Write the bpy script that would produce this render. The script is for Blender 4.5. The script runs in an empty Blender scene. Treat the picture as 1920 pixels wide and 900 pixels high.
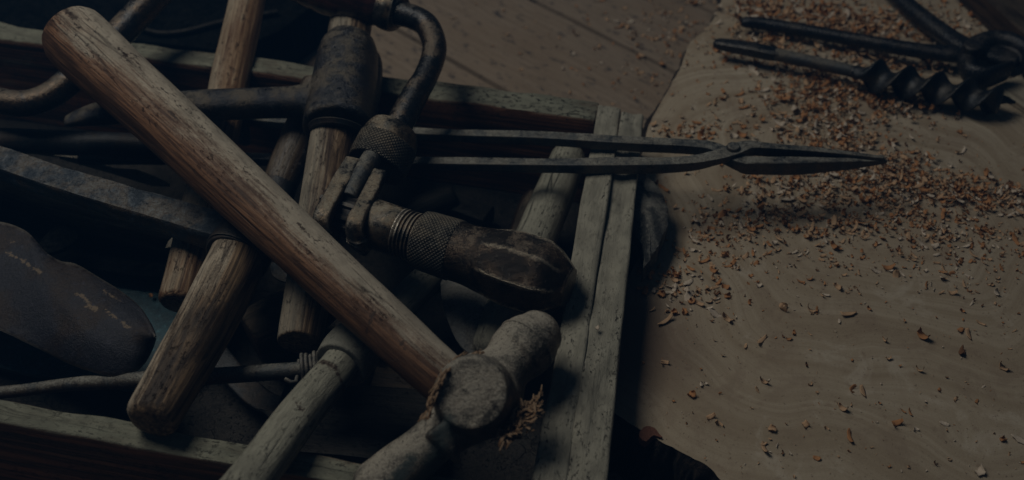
import bpy, bmesh, math, random
from mathutils import Vector, Matrix, noise
R = math.radians
random.seed(7)
sc = bpy.context.scene
COL = sc.collection
# ---------------------------------------------------------------- camera, light, exposure
F = 2060.0                       # focal length in photo pixels (1920 wide)
RIM, STUMP = 0.090, 0.053        # heights: toolbox rim, stump top; the planks are z = 0
CP = Vector((0.0, -0.495, RIM + 0.495)); TH = R(45)
cam_d = bpy.data.cameras.new('camera'); cam = bpy.data.objects.new('camera', cam_d); COL.objects.link(cam)
cam.location = CP; cam.rotation_euler = (R(90) - TH, 0, 0)
cam_d.sensor_width = 36; cam_d.lens = 36 * F / 1920; cam_d.clip_start = 0.01; cam_d.clip_end = 50
cam_d.dof.use_dof = True; cam_d.dof.focus_distance = 0.665; cam_d.dof.aperture_fstop = 6.0
sc.camera = cam
w = bpy.data.worlds.new('World'); sc.world = w; w.use_nodes = True
bg = w.node_tree.nodes['Background']; bg.inputs[0].default_value = (0.52, 0.64, 0.76, 1); bg.inputs[1].default_value = 0.021
def area(name, loc, target, sx, sy, power, col):
    d = bpy.data.lights.new(name, 'AREA'); d.shape = 'RECTANGLE'; d.size = sx; d.size_y = sy; d.energy = power; d.color = col
    o = bpy.data.objects.new(name, d); COL.objects.link(o); o.location = loc
    o.rotation_euler = (Vector(target) - Vector(loc)).to_track_quat('-Z', 'Y').to_euler(); return o
area('window_light', (-0.58, 0.27, 1.24), (0.12, 0.04, 0.05), 0.58, 0.50, 6.2, (1.0, 0.95, 0.83))
sc.view_settings.view_transform = 'Standard'; sc.view_settings.look = 'None'
sc.view_settings.exposure = 0; sc.view_settings.gamma = 1

# ---------------------------------------------------------------- pixel + height -> point
RX, UP, FW = Vector((1,0,0)), Vector((0, math.sin(TH), math.cos(TH))), Vector((0, math.cos(TH), -math.sin(TH)))
def P(px, py, z):
    d = FW * F + RX * (px - 960) + UP * (450 - py)
    return CP + d * ((z - CP.z) / d.z)
def depth(p): return (p - CP).dot(FW)
def L(px, p): return px * depth(p) / F        # photo pixels -> metres at p

# ---------------------------------------------------------------- mesh builder
def catmull(pts, vals, res):
    n = len(pts)
    if n < 3 or res < 2:
        return list(pts), list(vals)
    op, ov = [], []
    for i in range(n - 1):
        p0, p1, p2, p3 = pts[max(i-1,0)], pts[i], pts[i+1], pts[min(i+2,n-1)]
        v1, v2 = vals[i], vals[i+1]; v0, v3 = vals[max(i-1,0)], vals[min(i+2,n-1)]
        for k in range(res):
            t = k / res; t2 = t*t; t3 = t2*t
            c = (-.5*t+t2-.5*t3, 1-2.5*t2+1.5*t3, .5*t+2*t2-1.5*t3, -.5*t2+.5*t3)
            op.append(p0*c[0]+p1*c[1]+p2*c[2]+p3*c[3])
            ov.append(tuple(max(1e-5, a*c[0]+b*c[1]+d*c[2]+e*c[3]) for a, b, d, e in zip(v0, v1, v2, v3)))
    op.append(pts[-1]); ov.append(vals[-1])
    return op, ov

class MB:
    def __init__(s): s.v, s.f, s.ac = [], [], []
    def sweep(s, pts, rad, n=24, res=6, exp=2.0, cap=None, cap2=None, up=(0,0,1), jit=0.0, jf=60.0, rfun=None, roll=0.0, s0=0.0, twist=0.0):
        """closed tube through pts; rad = (a, b) half sizes along side / normal"""
        rad = [r if isinstance(r, tuple) else (r, r) for r in rad]
        if len(pts) == 2 and res > 1:
            k = max(2, res * 3)
            p, r = [pts[0].lerp(pts[1], i/k) for i in range(k+1)], [tuple(x+(y-x)*i/k for x, y in zip(rad[0], rad[1])) for i in range(k+1)]
        else: p, r = catmull(pts, rad, res)
        cap = r[0][0]*.35 if cap is None else cap; cap2 = cap if cap2 is None else cap2
        rings = []; S = s0; m = len(p); up = Vector(up)
        for i in range(m):
            T = (p[min(i+1,m-1)] - p[max(i-1,0)]).normalized()
            if i: S += (p[i]-p[i-1]).length
            B = T.cross(up)
            if B.length < 1e-3: B = Vector((1,0,0))
            B.normalize(); N = B.cross(T).normalized()
            if roll or twist: q = Matrix.Rotation(roll + twist*i/(m-1), 3, T); B = q @ B; N = q @ N
            rings.append([p[i], r[i][0], r[i][1], T, B, N, S])
        def capr(e, c, sg):
            out = []; c = min(c, e[1]*.999, e[2]*.999)
            if c <= 0: return out
            for ph in (30, 60, 88):
                a = R(ph); d = c*(1-math.cos(a))
                out.append([e[0] + e[3]*sg*c*math.sin(a), e[1]-d, e[2]-d, e[3], e[4], e[5], e[6]+sg*c*math.sin(a)])
            return out
        a0 = capr(rings[0], cap, -1)[::-1]; a1 = capr(rings[-1], cap2, 1)
        rings = a0 + rings + a1
        base = len(s.v); sd = random.uniform(-50, 50)
        for (c, a, b, T, B, N, S) in rings:
            for k in range(n):
                th = 2*math.pi*k/n; ct, st = math.cos(th), math.sin(th)
                if exp != 2:
                    q = (abs(ct)**exp + abs(st)**exp)**(-1/exp)
                else: q = 1
                if rfun: q *= rfun(S, th)
                x, y = a*ct*q, b*st*q
                if jit:
                    nv = noise.noise(Vector((x*jf+sd, y*jf, S*jf*.35))) + .5*noise.noise(Vector((x*jf*3+sd, y*jf*3, S*jf)))
                    g = 1 + jit*nv/max(1e-4, min(a, b)); x *= g; y *= g
                s.v.append(c + B*x + N*y); s.ac.append((x, y, S))
        R_ = len(rings)
        for i in range(R_-1):
            for k in range(n):
                k2 = (k+1) % n
                s.f.append((base+i*n+k, base+i*n+k2, base+(i+1)*n+k2, base+(i+1)*n+k))
        for e, off, flip in ((rings[0], 0, False), (rings[-1], (R_-1)*n, True)):
            ci = len(s.v); s.v.append(e[0].copy()); s.ac.append((0, 0, e[6]))
            for k in range(n):
                k2 = (k+1) % n
                s.f.append((ci, base+off+k, base+off+k2) if flip else (ci, base+off+k2, base+off+k))
        return s
    def plate(s, top, th, bulge=0.0, up=Vector((0,0,1))):
        """closed outline of points -> slab of thickness th (down), slightly bulged"""
        n = len(top); c = sum(top, Vector())/n; base = len(s.v)
        rows = [(1, 0), (.93, 1), (.6, 1), (.3, 1)]
        for sc_, k in rows:
            for q in top:
                v = c.lerp(q, sc_) + up*(bulge*(1-sc_*sc_)); s.v.append(v); s.ac.append(tuple(v))
        s.v.append(c + up*bulge); s.ac.append(tuple(c))
        m = len(rows)
        for i in range(m-1):
            for k in range(n):
                k2 = (k+1) % n
                s.f.append((base+i*n+k, base+i*n+k2, base+(i+1)*n+k2, base+(i+1)*n+k))
        for k in range(n): s.f.append((base+(m-1)*n+k, base+(m-1)*n+(k+1)%n, base+m*n))
        b2 = len(s.v)
        for q in top: v = q - up*th; s.v.append(v); s.ac.append(tuple(v))
        for k in range(n): s.f.append((base+(k+1)%n, base+k, b2+k, b2+(k+1)%n))
        cb = len(s.v); s.v.append(c - up*th + up*bulge*.9); s.ac.append(tuple(c))
        for k in range(n): s.f.append((b2+(k+1)%n, b2+k, cb))
        return s
    def box(s, p0, p1, wd, ht, jit=.0004, n=28, cuts=40, cap=.0008):
        """board from p0 to p1 (top centre line), wd wide, ht deep, worn edges"""
        k = cuts
        pts = [p0.lerp(p1, i/k) - Vector((0,0,ht/2)) for i in range(k+1)]
        return s.sweep(pts, [(wd/2*1.0, ht/2)]*(k+1), n=n, res=1, exp=14, cap=cap, jit=jit, jf=45)
    def build(s, name, mat, parent=None, sharp=38, remesh=None, smooth_it=0):
        me = bpy.data.meshes.new(name); me.from_pydata([tuple(v) for v in s.v], [], s.f)
        at = me.attributes.new('ac', 'FLOAT_VECTOR', 'POINT'); at.data.foreach_set('vector', [c for a in s.ac for c in a])
        bm = bmesh.new(); bm.from_mesh(me)
        bmesh.ops.recalc_face_normals(bm, faces=bm.faces[:])
        for f in bm.faces: f.smooth = True
        for e in bm.edges:
            if len(e.link_faces) == 2 and e.calc_face_angle(0) > R(sharp): e.smooth = False
        bm.to_mesh(me); bm.free()
        me.materials.append(mat)
        o = bpy.data.objects.new(name, me); COL.objects.link(o)
        if remesh:
            m = o.modifiers.new('fuse', 'REMESH'); m.mode = 'VOXEL'; m.voxel_size = remesh; m.use_smooth_shade = True
            if smooth_it:
                m = o.modifiers.new('soften', 'SMOOTH'); m.iterations = smooth_it; m.factor = .5
        if parent: o.parent = parent; o.matrix_parent_inverse = Matrix.Translation(parent.location).inverted()
        return o

def tag(o, label=None, cat=None, group=None, kind=None):
    if label: o['label'] = label
    if cat: o['category'] = cat
    if group: o['group'] = group
    if kind: o['kind'] = kind
    return o
def thing(name, loc, label, cat, group=None):
    e = bpy.data.objects.new(name, None); e.empty_display_size = .01; COL.objects.link(e); e.location = loc
    return tag(e, label, cat, group)
def path(lst):
    """[(px, py, z, rpx) or (px, py, z, rpx, rypx)] -> points, radii in metres"""
    pts = [P(a[0], a[1], a[2]) for a in lst]
    rad = [tuple(L(q, p) for q in (a[3], a[4] if len(a) > 4 else a[3])) for a, p in zip(lst, pts)]
    return pts, rad
def poly(lst, z): return [P(a[0], a[1], a[2] if len(a) > 2 else z) for a in lst]

# ---------------------------------------------------------------- materials
class NT:
    def __init__(s, name):
        s.m = bpy.data.materials.new(name); s.m.use_nodes = True; s.t = s.m.node_tree; s.b = s.t.nodes['Principled BSDF']
    def n(s, typ, **kw):
        x = s.t.nodes.new(typ)
        for k, v in kw.items():
            if k.startswith('i_'): x.inputs[int(k[2:]) if k[2:].isdigit() else k[2:]].default_value = v
            else: setattr(x, k, v)
        return x
    def l(s, a, b): s.t.links.new(a, b)
    def ac(s, scale=(1,1,1), obj=False):
        a = s.n('ShaderNodeTexCoord').outputs['Object'] if obj else s.n('ShaderNodeAttribute', attribute_name='ac').outputs['Vector']
        m = s.n('ShaderNodeMapping'); m.inputs['Scale'].default_value = scale; s.l(a, m.inputs[0]); return m.outputs[0]
    def noise(s, vec, scale, det=4, rough=.55, dist=0):
        x = s.n('ShaderNodeTexNoise'); x.inputs['Scale'].default_value = scale; x.inputs['Detail'].default_value = det
        x.inputs['Roughness'].default_value = rough; x.inputs['Distortion'].default_value = dist; s.l(vec, x.inputs['Vector']); return x.outputs['Fac']
    def rng(s, v, a, b, c=0, d=1):
        x = s.n('ShaderNodeMapRange'); x.interpolation_type = 'SMOOTHSTEP'; s.l(v, x.inputs[0])
        for i, q in enumerate((a, b, c, d)): x.inputs[i+1].default_value = q
        return x.outputs[0]
    def math(s, op, a, b=0.0, c=None):
        x = s.n('ShaderNodeMath', operation=op)
        for i, q in enumerate((a, b, c)):
            if q is None: continue
            if isinstance(q, (int, float)): x.inputs[i].default_value = q
            else: s.l(q, x.inputs[i])
        return x.outputs[0]
    def mix(s, f, a, b, blend='MIX'):
        x = s.n('ShaderNodeMix', data_type='RGBA', blend_type=blend)
        if isinstance(f, (int, float)): x.inputs[0].default_value = f
        else: s.l(f, x.inputs[0])
        for i, q in ((6, a), (7, b)):
            if isinstance(q, tuple): x.inputs[i].default_value = (*q, 1)
            else: s.l(q, x.inputs[i])
        return x.outputs[2]
    def facing(s, d):
        g = s.n('ShaderNodeNewGeometry'); x = s.n('ShaderNodeVectorMath', operation='DOT_PRODUCT'); s.l(g.outputs['Normal'], x.inputs[0])
        x.inputs[1].default_value = Vector(d).normalized(); return x.outputs['Value']
    def bump(s, h, dist, strength=1.0, prev=None):
        x = s.n('ShaderNodeBump'); x.inputs['Distance'].default_value = dist; x.inputs['Strength'].default_value = strength
        s.l(h, x.inputs['Height'])
        if prev: s.l(prev, x.inputs['Normal'])
        return x.outputs[0]
    def done(s, col, rough, nrm=None, metal=0.0, spec=.3):
        s.l(col, s.b.inputs['Base Color'])
        if isinstance(rough, float): s.b.inputs['Roughness'].default_value = rough
        else: s.l(rough, s.b.inputs['Roughness'])
        if isinstance(metal, (int, float)): s.b.inputs['Metallic'].default_value = metal
        else: s.l(metal, s.b.inputs['Metallic'])
        s.b.inputs['Specular IOR Level'].default_value = spec
        if nrm: s.l(nrm, s.b.inputs['Normal'])
        return s.m

def wood(name, base, dark, dust=(.30,.265,.21), damt=.6, dthr=.25, ddir=(0,.2,1), grain=420, stretch=.045, dirt=.5, rough=.75, spec=.25, patch=45, bump=.0005, cracks=.5):
    t = NT(name); a = t.ac((1, 1, stretch)); a1 = t.ac((1, 1, .5)); a2 = t.ac((1, 1, .3))
    g = t.noise(a, grain, 6, .65, .6); big = t.noise(a2, patch, 4, .6, .4)
    ray = t.noise(a, grain*.35, 3, .6, 1.2)
    col = t.mix(t.rng(g, .36, .62), dark, base)
    col = t.mix(t.rng(ray, .52, .36, 0, .75), col, tuple(c*.35 for c in dark))
    col = t.mix(t.rng(big, .52, .36, 0, dirt), col, tuple(c*.45 for c in dark))
    fine = t.noise(a1, 1500, 3, .7)
    f = t.math('ADD', t.facing(ddir), t.math('MULTIPLY', t.math('SUBTRACT', big, .5), 2.2))
    f = t.math('ADD', f, t.math('MULTIPLY', t.math('SUBTRACT', g, .5), 1.3))
    f = t.math('ADD', f, t.math('MULTIPLY', t.math('SUBTRACT', fine, .5), .9))
    dm = t.rng(f, dthr, dthr+.75, 0, damt)
    dcol = t.mix(t.rng(t.noise(a1, 120, 4), .35, .65), tuple(c*.72 for c in dust), dust)
    col = t.mix(dm, col, dcol)
    sp = t.noise(t.ac((1,1,.45)), 480, 6, .8)
    mask2 = t.rng(t.noise(a1, 60, 3), .42, .62)
    pit = t.math('MULTIPLY', t.rng(sp, .45, .36), t.math('ADD', t.math('MULTIPLY', mask2, .75), .2))
    col = t.mix(t.math('MULTIPLY', pit, .85), col, tuple(c*.25 for c in dark))
    cr = t.n('ShaderNodeTexVoronoi', feature='DISTANCE_TO_EDGE'); cr.inputs['Scale'].default_value = 95
    wv = t.n('ShaderNodeVectorMath', operation='ADD'); nz = t.n('ShaderNodeTexNoise'); nz.inputs['Scale'].default_value = 60
    aa = t.ac((1, 1, .09)); t.l(aa, nz.inputs['Vector']); t.l(aa, wv.inputs[0])
    sc2 = t.n('ShaderNodeVectorMath', operation='SCALE'); t.l(nz.outputs['Color'], sc2.inputs[0]); sc2.inputs['Scale'].default_value = .02
    t.l(sc2.outputs[0], wv.inputs[1]); t.l(wv.outputs[0], cr.inputs['Vector'])
    ck = t.math('MULTIPLY', t.rng(cr.outputs['Distance'], .05, .0), t.rng(t.noise(a2, 38, 2), .5, .62))
    col = t.mix(t.math('MULTIPLY', ck, cracks), col, tuple(c*.12 for c in dark))
    h = t.math('ADD', g, t.math('MULTIPLY', fine, .5)); h = t.math('SUBTRACT', h, t.math('MULTIPLY', pit, .8)); h = t.math('SUBTRACT', h, t.math('MULTIPLY', ck, 1.2*cracks))
    return t.done(col, t.rng(dm, 0, .6, rough*.72, .92), t.bump(h, bump), 0, spec)

def metal(name, base=(.045,.047,.052), alt=(.09,.062,.042), dust=(.26,.235,.19), damt=.5, dthr=.45, rough=.42, met=.75, spec=.5, patch=55, bump=.00025, knurl=0, wear=.35):
    t = NT(name); a = t.ac(obj=True)
    big = t.noise(a, patch, 5, .62, .3); fine = t.noise(a, 900, 4, .7); mid = t.noise(a, 240, 5, .65, .3)
    col = t.mix(t.rng(big, .42, .60), base, alt)
    col = t.mix(t.rng(mid, .56, .70, 0, .6), col, tuple(min(1, c*2.6) for c in base))
    col = t.mix(t.rng(mid, .44, .34, 0, .7), col, tuple(c*.3 for c in base))
    f = t.math('ADD', t.facing((-.1,.1,1)), t.math('MULTIPLY', t.math('SUBTRACT', big, .5), 1.6))
    f = t.math('ADD', f, t.math('MULTIPLY', t.math('SUBTRACT', fine, .5), 1.6))
    f = t.math('ADD', f, t.math('MULTIPLY', t.math('SUBTRACT', mid, .5), .9))
    dm = t.rng(f, dthr, dthr+.8, 0, damt)
    gr = t.noise(a, 520, 6, .8)
    col = t.mix(dm, col, dust)
    col = t.mix(t.math('MULTIPLY', t.rng(gr, .46, .35), t.rng(big, .35, .6, .25, .95)), col, tuple(c*.35 for c in base))
    if wear:
        g = t.n('ShaderNodeNewGeometry'); pt = t.math('ADD', g.outputs['Pointiness'], t.math('MULTIPLY', t.math('SUBTRACT', mid, .5), .06))
        col = t.mix(t.rng(pt, .53, .60, 0, wear), col, (.34,.31,.27))
    nr = t.bump(t.math('ADD', mid, t.math('ADD', t.math('MULTIPLY', fine, .6), t.math('MULTIPLY', gr, .8))), bump*1.4)
    if knurl:
        v = t.ac(); s = t.n('ShaderNodeSeparateXYZ'); t.l(v, s.inputs[0])
        th = t.math('MULTIPLY', t.math('ARCTAN2', s.outputs[1], s.outputs[0]), knurl/2.0)
        z = t.math('MULTIPLY', s.outputs[2], knurl/2.0/.0175)
        w1 = t.math('ABSOLUTE', t.math('SINE', t.math('ADD', th, z))); w2 = t.math('ABSOLUTE', t.math('SINE', t.math('SUBTRACT', th, z)))
        h = t.math('MINIMUM', w1, w2)
        nr = t.bump(h, .0011, 1, nr)
        col = t.mix(t.rng(h, .38, .05, 0, .85), col, (.008,.008,.009))
    m = t.math('MULTIPLY', t.math('SUBTRACT', 1.0, dm), met)
    r = t.math('ADD', t.rng(dm, 0, .5, rough, .9), t.math('MULTIPLY', t.math('SUBTRACT', mid, .5), .35))
    return t.done(col, r, nr, m, spec)

def scratched(mat, segs, z, col_=(.26,.19,.12)):
    t = NT.__new__(NT); t.m = mat; t.t = mat.node_tree; t.b = t.t.nodes['Principled BSDF']
    o = t.n('ShaderNodeTexCoord').outputs['Object']; fl = t.n('ShaderNodeVectorMath', operation='MULTIPLY'); t.l(o, fl.inputs[0]); fl.inputs[1].default_value = (1,1,0)
    src = t.b.inputs['Base Color'].links[0].from_socket; nz = t.noise(o, 300, 5, .75); out_ = None
    for (x0, y0, x1, y1, wpx) in segs:
        a, b = P(x0, y0, z), P(x1, y1, z); a.z = b.z = 0; ba = b-a
        pa = t.n('ShaderNodeVectorMath', operation='SUBTRACT'); t.l(fl.outputs[0], pa.inputs[0]); pa.inputs[1].default_value = a
        dt = t.n('ShaderNodeVectorMath', operation='DOT_PRODUCT'); t.l(pa.outputs[0], dt.inputs[0]); dt.inputs[1].default_value = ba/ba.length_squared
        h = t.n('ShaderNodeClamp'); t.l(dt.outputs['Value'], h.inputs[0])
        sc_ = t.n('ShaderNodeVectorMath', operation='SCALE'); sc_.inputs[0].default_value = ba; t.l(h.outputs[0], sc_.inputs['Scale'])
        df = t.n('ShaderNodeVectorMath', operation='DISTANCE'); t.l(pa.outputs[0], df.inputs[0]); t.l(sc_.outputs[0], df.inputs[1])
        v = t.math('ADD', df.outputs['Value'], t.math('MULTIPLY', t.math('SUBTRACT', nz, .5), .011))
        m = t.rng(v, wpx*.00022, wpx*.00004)
        out_ = m if out_ is None else t.math('MAXIMUM', out_, m)
    t.l(t.mix(t.math('MULTIPLY', out_, .85 if col_[0] < .2 else .5), src, col_), t.b.inputs['Base Color'])
M = {}
M['handle_main'] = wood('worn_orange_brown_wood', (.225,.115,.06), (.085,.042,.024), dust=(.44,.39,.315), ddir=(.75,.5,.6), dthr=.08, damt=.92, dirt=.6, grain=640, stretch=.035)
scratched(M['handle_main'], [(681,576,698,557,4),(160,36,200,66,15),(125,70,165,105,14),(240,150,262,165,7),(330,250,345,262,5),(560,420,575,436,3),(745,600,752,612,4),(120,75,128,95,9)], .155, (.035,.02,.014))
M['handle_worn'] = wood('grey_orange_split_wood', (.27,.18,.105), (.040,.025,.017), dust=(.50,.43,.34), ddir=(-.85,.1,.6), dthr=.5, damt=.9, dirt=.8, stretch=.03)
M['handle_pale'] = wood('pale_dusty_wood', (.34,.27,.19), (.14,.10,.07), dust=(.40,.36,.28), ddir=(-.4,.3,.9), dthr=.0, damt=.8, dirt=.3)
M['handle_tan'] = wood('tan_smooth_wood', (.36,.23,.13), (.14,.07,.035), dust=(.40,.35,.27), ddir=(-.5,.3,.8), dthr=.25, damt=.7, dirt=.3)
M['handle_grey'] = wood('grey_olive_wood', (.25,.235,.19), (.085,.08,.065), dust=(.34,.33,.27), dthr=-.1, damt=.8, dirt=.4, cracks=.9, bump=.0009)
M['handle_split'] = wood('grey_split_wood', (.25,.235,.19), (.085,.08,.065), dust=(.36,.35,.285), dthr=-.1, damt=.8, dirt=.5, cracks=.9, bump=.0012)
scratched(M['handle_split'], [(606,694,632,706,11),(636,712,652,736,7),(556,775,575,800,4)], .100, (.045,.022,.015))
M['handle_pick'] = wood('grey_brown_wood', (.26,.175,.105), (.06,.035,.022), dust=(.36,.33,.27), ddir=(-.7,.2,.6), dthr=.25, damt=.7, dirt=.6)
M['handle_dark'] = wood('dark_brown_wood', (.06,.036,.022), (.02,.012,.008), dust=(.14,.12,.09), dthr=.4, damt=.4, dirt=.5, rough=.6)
M['gloss_wood'] = wood('glossy_dark_wood', (.10,.07,.045), (.035,.022,.014), dust=(.24,.20,.15), dthr=.5, damt=.5, dirt=.4, rough=.5, spec=.5)
M['red_wood'] = wood('polished_dark_red_wood', (.045,.014,.010), (.02,.007,.005), dust=(.12,.07,.05), dthr=1.3, damt=.2, dirt=.2, rough=.3, spec=.6, cracks=0, bump=.00008)
M['box_wood'] = wood('weathered_green_grey_board', (.27,.11,.052), (.045,.022,.013), dust=(.225,.23,.18), ddir=(0,0,1), dthr=.15, damt=.95, grain=230, stretch=.02, dirt=.3, bump=.0012, cracks=.3)
M['box_end'] = wood('weathered_grey_end_board', (.16,.09,.055), (.05,.03,.02), dust=(.325,.31,.255), ddir=(0,0,1), dthr=-.15, damt=.95, grain=300, stretch=.03, dirt=.3, bump=.0008, cracks=.12)
M['black_wood_and_shade'] = wood('black_wood_and_shade_fill', (.010,.010,.010), (.004,.004,.004), dust=(.012,.012,.011), damt=.3, dthr=.8, spec=.0)  # plain black for dark wood, also paints the shade fillers inside the box
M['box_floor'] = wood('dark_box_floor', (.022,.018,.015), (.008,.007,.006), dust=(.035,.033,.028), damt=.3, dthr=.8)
M['iron'] = metal('dark_worn_iron', (.042,.044,.048), dust=(.30,.27,.22), damt=.5, dthr=.7, rough=.27, met=.8, wear=.6)
M['iron_blue'] = metal('blue_grey_iron', (.06,.075,.095), (.12,.085,.055), dust=(.27,.29,.30), damt=.7, dthr=.72, rough=.42, met=.5, bump=.0009)
M['iron_dusty'] = metal('dusty_grey_iron', (.12,.115,.10), (.20,.16,.12), dust=(.40,.36,.295), damt=.92, dthr=.18, rough=.6, met=.3, bump=.0012)
M['iron_tong'] = metal('grey_forged_iron', (.05,.055,.06), (.09,.075,.06), dust=(.27,.265,.235), damt=.85, dthr=.62, rough=.5, met=.5)  # upward dust also paints lit tops and darker sides into the colour
M['steel_brown'] = metal('brown_tarnished_steel', (.040,.037,.034), (.17,.115,.07), dust=(.36,.33,.26), damt=.75, dthr=.62, rough=.30, met=.7, patch=60, wear=.9)
M['chuck'] = metal('dark_brown_bare_steel', (.026,.023,.021), (.085,.06,.042), dust=(.34,.30,.24), damt=.75, dthr=.90, rough=.24, met=.7, patch=80, wear=1.0, bump=.0005)
def edge_wear(mat, off, s0, s1):
    t = NT.__new__(NT); t.m = mat; t.t = mat.node_tree; t.b = t.t.nodes['Principled BSDF']
    v = t.ac(); x = t.n('ShaderNodeSeparateXYZ'); t.l(v, x.inputs[0]); src = t.b.inputs['Base Color'].links[0].from_socket
    a = t.math('ADD', t.math('ARCTAN2', x.outputs[1], x.outputs[0]), off + 8*math.pi)
    a = t.math('ABSOLUTE', t.math('SUBTRACT', t.math('MODULO', a, math.pi/4), math.pi/8))
    nz = t.noise(t.ac(obj=True), 260, 5, .75); v2 = t.math('ADD', a, t.math('MULTIPLY', t.math('SUBTRACT', nz, .5), .34))
    k = t.math('MULTIPLY', t.rng(v2, .30, .40, 0, .8), t.math('MULTIPLY', t.rng(x.outputs[2], s0, s0+.006), t.rng(x.outputs[2], s1, s1-.004)))
    t.l(t.mix(k, src, (.36,.31,.24)), t.b.inputs['Base Color'])
edge_wear(M['chuck'], math.pi/12, .020, .072)
M['steel_knurl'] = metal('knurled_tarnished_steel', (.10,.095,.085), (.14,.11,.08), dust=(.30,.27,.21), damt=.6, dthr=.5, rough=.5, met=.6, knurl=44, wear=0)
M['black_iron'] = metal('polished_black_iron', (.016,.018,.023), (.03,.027,.026), dust=(.14,.13,.12), damt=.35, dthr=.85, rough=.28, met=.5, bump=.0003, wear=.5)
M['auger_black'] = metal('dark_auger_steel', (.028,.031,.036), (.05,.045,.04), dust=(.20,.19,.17), damt=.45, dthr=.75, rough=.34, met=.6, bump=.0003, wear=.7)
M['auger_shank'] = metal('grey_auger_steel', (.05,.055,.06), (.08,.07,.06), damt=.5, dthr=.4, rough=.45, met=.5, wear=.1)
M['shovel'] = metal('dark_brown_blue_sheet', (.020,.021,.030), (.028,.018,.014), dust=(.06,.065,.085), damt=.5, dthr=.95, rough=.55, met=.3, patch=22, bump=.0004, wear=.5)
M['dim_iron'] = metal('dim_dark_iron', (.02,.022,.026), (.035,.025,.02), dust=(.09,.085,.075), damt=.4, dthr=.8, rough=.5, met=.4)
M['blue_tin'] = metal('blue_painted_tin', (.03,.085,.11), (.02,.05,.065), dust=(.14,.20,.22), damt=.7, dthr=.85, rough=.6, met=0, bump=.0003, wear=0)
M['spoon_grey'] = metal('mottled_grey_plate', (.13,.135,.135), (.06,.058,.055), dust=(.27,.26,.235), damt=.8, dthr=.45, rough=.6, met=.2, wear=.1)
M['fibre'] = wood('splintered_fibre', (.46,.31,.18), (.18,.09,.045), damt=.3, dthr=.3, cracks=0)

def flake_mat(name, c):
    t = NT(name); a = t.ac((1, 1, 1), True); g = t.noise(a, 900, 3)
    col = t.mix(t.rng(g, .35, .65), tuple(q*.7 for q in c), c)
    t.b.inputs['Subsurface Weight'].default_value = 0
    return t.done(col, .8, None, 0, .2)
FLK = [flake_mat('pale_shaving', (.62,.52,.42)), flake_mat('tan_shaving', (.55,.36,.22)), flake_mat('orange_brown_shaving', (.46,.225,.10)), flake_mat('dark_brown_shaving', (.18,.09,.045))]

def stump_mat():
    t = NT('pale_end_grain_with_rings'); o = t.n('ShaderNodeTexCoord').outputs['Object']
    mp = t.n('ShaderNodeMapping'); c = P(1700, 395, STUMP)
    mp.inputs['Location'].default_value = (-c.x, -c.y*1.0, 0); t.l(o, mp.inputs[0])
    nz = t.n('ShaderNodeTexNoise'); nz.inputs['Scale'].default_value = 9; nz.inputs['Detail'].default_value = 1.5; t.l(o, nz.inputs['Vector'])
    sb = t.n('ShaderNodeVectorMath', operation='SUBTRACT'); t.l(nz.outputs['Color'], sb.inputs[0]); sb.inputs[1].default_value = (.5,.5,.5)
    s1 = t.n('ShaderNodeVectorMath', operation='SCALE'); t.l(sb.outputs[0], s1.inputs[0]); s1.inputs['Scale'].default_value = .095
    ad = t.n('ShaderNodeVectorMath', operation='ADD'); t.l(mp.outputs[0], ad.inputs[0]); t.l(s1.outputs[0], ad.inputs[1])
    ln = t.n('ShaderNodeVectorMath', operation='LENGTH'); t.l(ad.outputs[0], ln.inputs[0])
    cmb = t.n('ShaderNodeCombineXYZ'); t.l(ln.outputs['Value'], cmb.inputs[0])
    rn = t.noise(cmb.outputs[0], 170, 5, .75); rb = t.noise(cmb.outputs[0], 45, 3, .6)
    big = t.noise(o, 9, 3, .5); fine = t.noise(o, 1100, 3, .7); mid = t.noise(o, 130, 4, .6)
    col = t.mix(t.rng(rn, .34, .64), (.29,.235,.17), (.47,.405,.315))
    col = t.mix(t.rng(rb, .56, .40, 0, .65), col, (.25,.19,.125))
    col = t.mix(t.rng(big, .40, .62, 0, .6), col, (.33,.265,.19))
    b2 = t.noise(o, 32, 5, .65, .5); col = t.mix(t.rng(b2, .48, .34, 0, .45), col, (.24,.18,.13)); col = t.mix(t.rng(b2, .56, .70, 0, .5), col, (.50,.44,.36))
    col = t.mix(t.rng(mid, .40, .30, 0, .35), col, (.20,.14,.10))
    col = t.mix(t.rng(fine, .40, .30, 0, .4), col, (.16,.11,.08))
    stv = t.n('ShaderNodeMapping'); stv.inputs['Rotation'].default_value = (0,0,.12); stv.inputs['Scale'].default_value = (1,.03,1); t.l(o, stv.inputs[0])
    saw = t.noise(stv.outputs[0], 330, 4, .7); col = t.mix(t.rng(saw, .50, .38, 0, .10), col, (.24,.18,.125))
    nick = t.noise(o, 420, 5, .8); col = t.mix(t.math('MULTIPLY', t.rng(nick, .40, .33, 0, .8), t.rng(big, .4, .55)), col, (.10,.065,.045))
    # brown-stained sapwood along the left lobe
    q = P(1165, 640, STUMP); sb2 = t.n('ShaderNodeVectorMath', operation='DISTANCE'); t.l(o, sb2.inputs[0]); sb2.inputs[1].default_value = q
    st = t.math('ADD', sb2.outputs['Value'], t.math('MULTIPLY', t.math('SUBTRACT', big, .5), .04))
    col = t.mix(t.rng(st, .075, .02, 0, .75), col, (.10,.062,.045))
    h = t.math('ADD', rn, t.math('MULTIPLY', fine, .5))
    return t.done(col, .8, t.bump(h, .0004), 0, .2)
M['stump'] = stump_mat()
def bark_mat():
    t = NT('rough_black_bark'); o = t.ac((1,1,.3), True); n1 = t.noise(o, 140, 6, .7, .5)
    return t.done(t.mix(t.rng(n1, .4, .65), (.010,.008,.008), (.045,.032,.024)), .9, t.bump(n1, .004), 0, .2)
M['bark'] = bark_mat()
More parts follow.
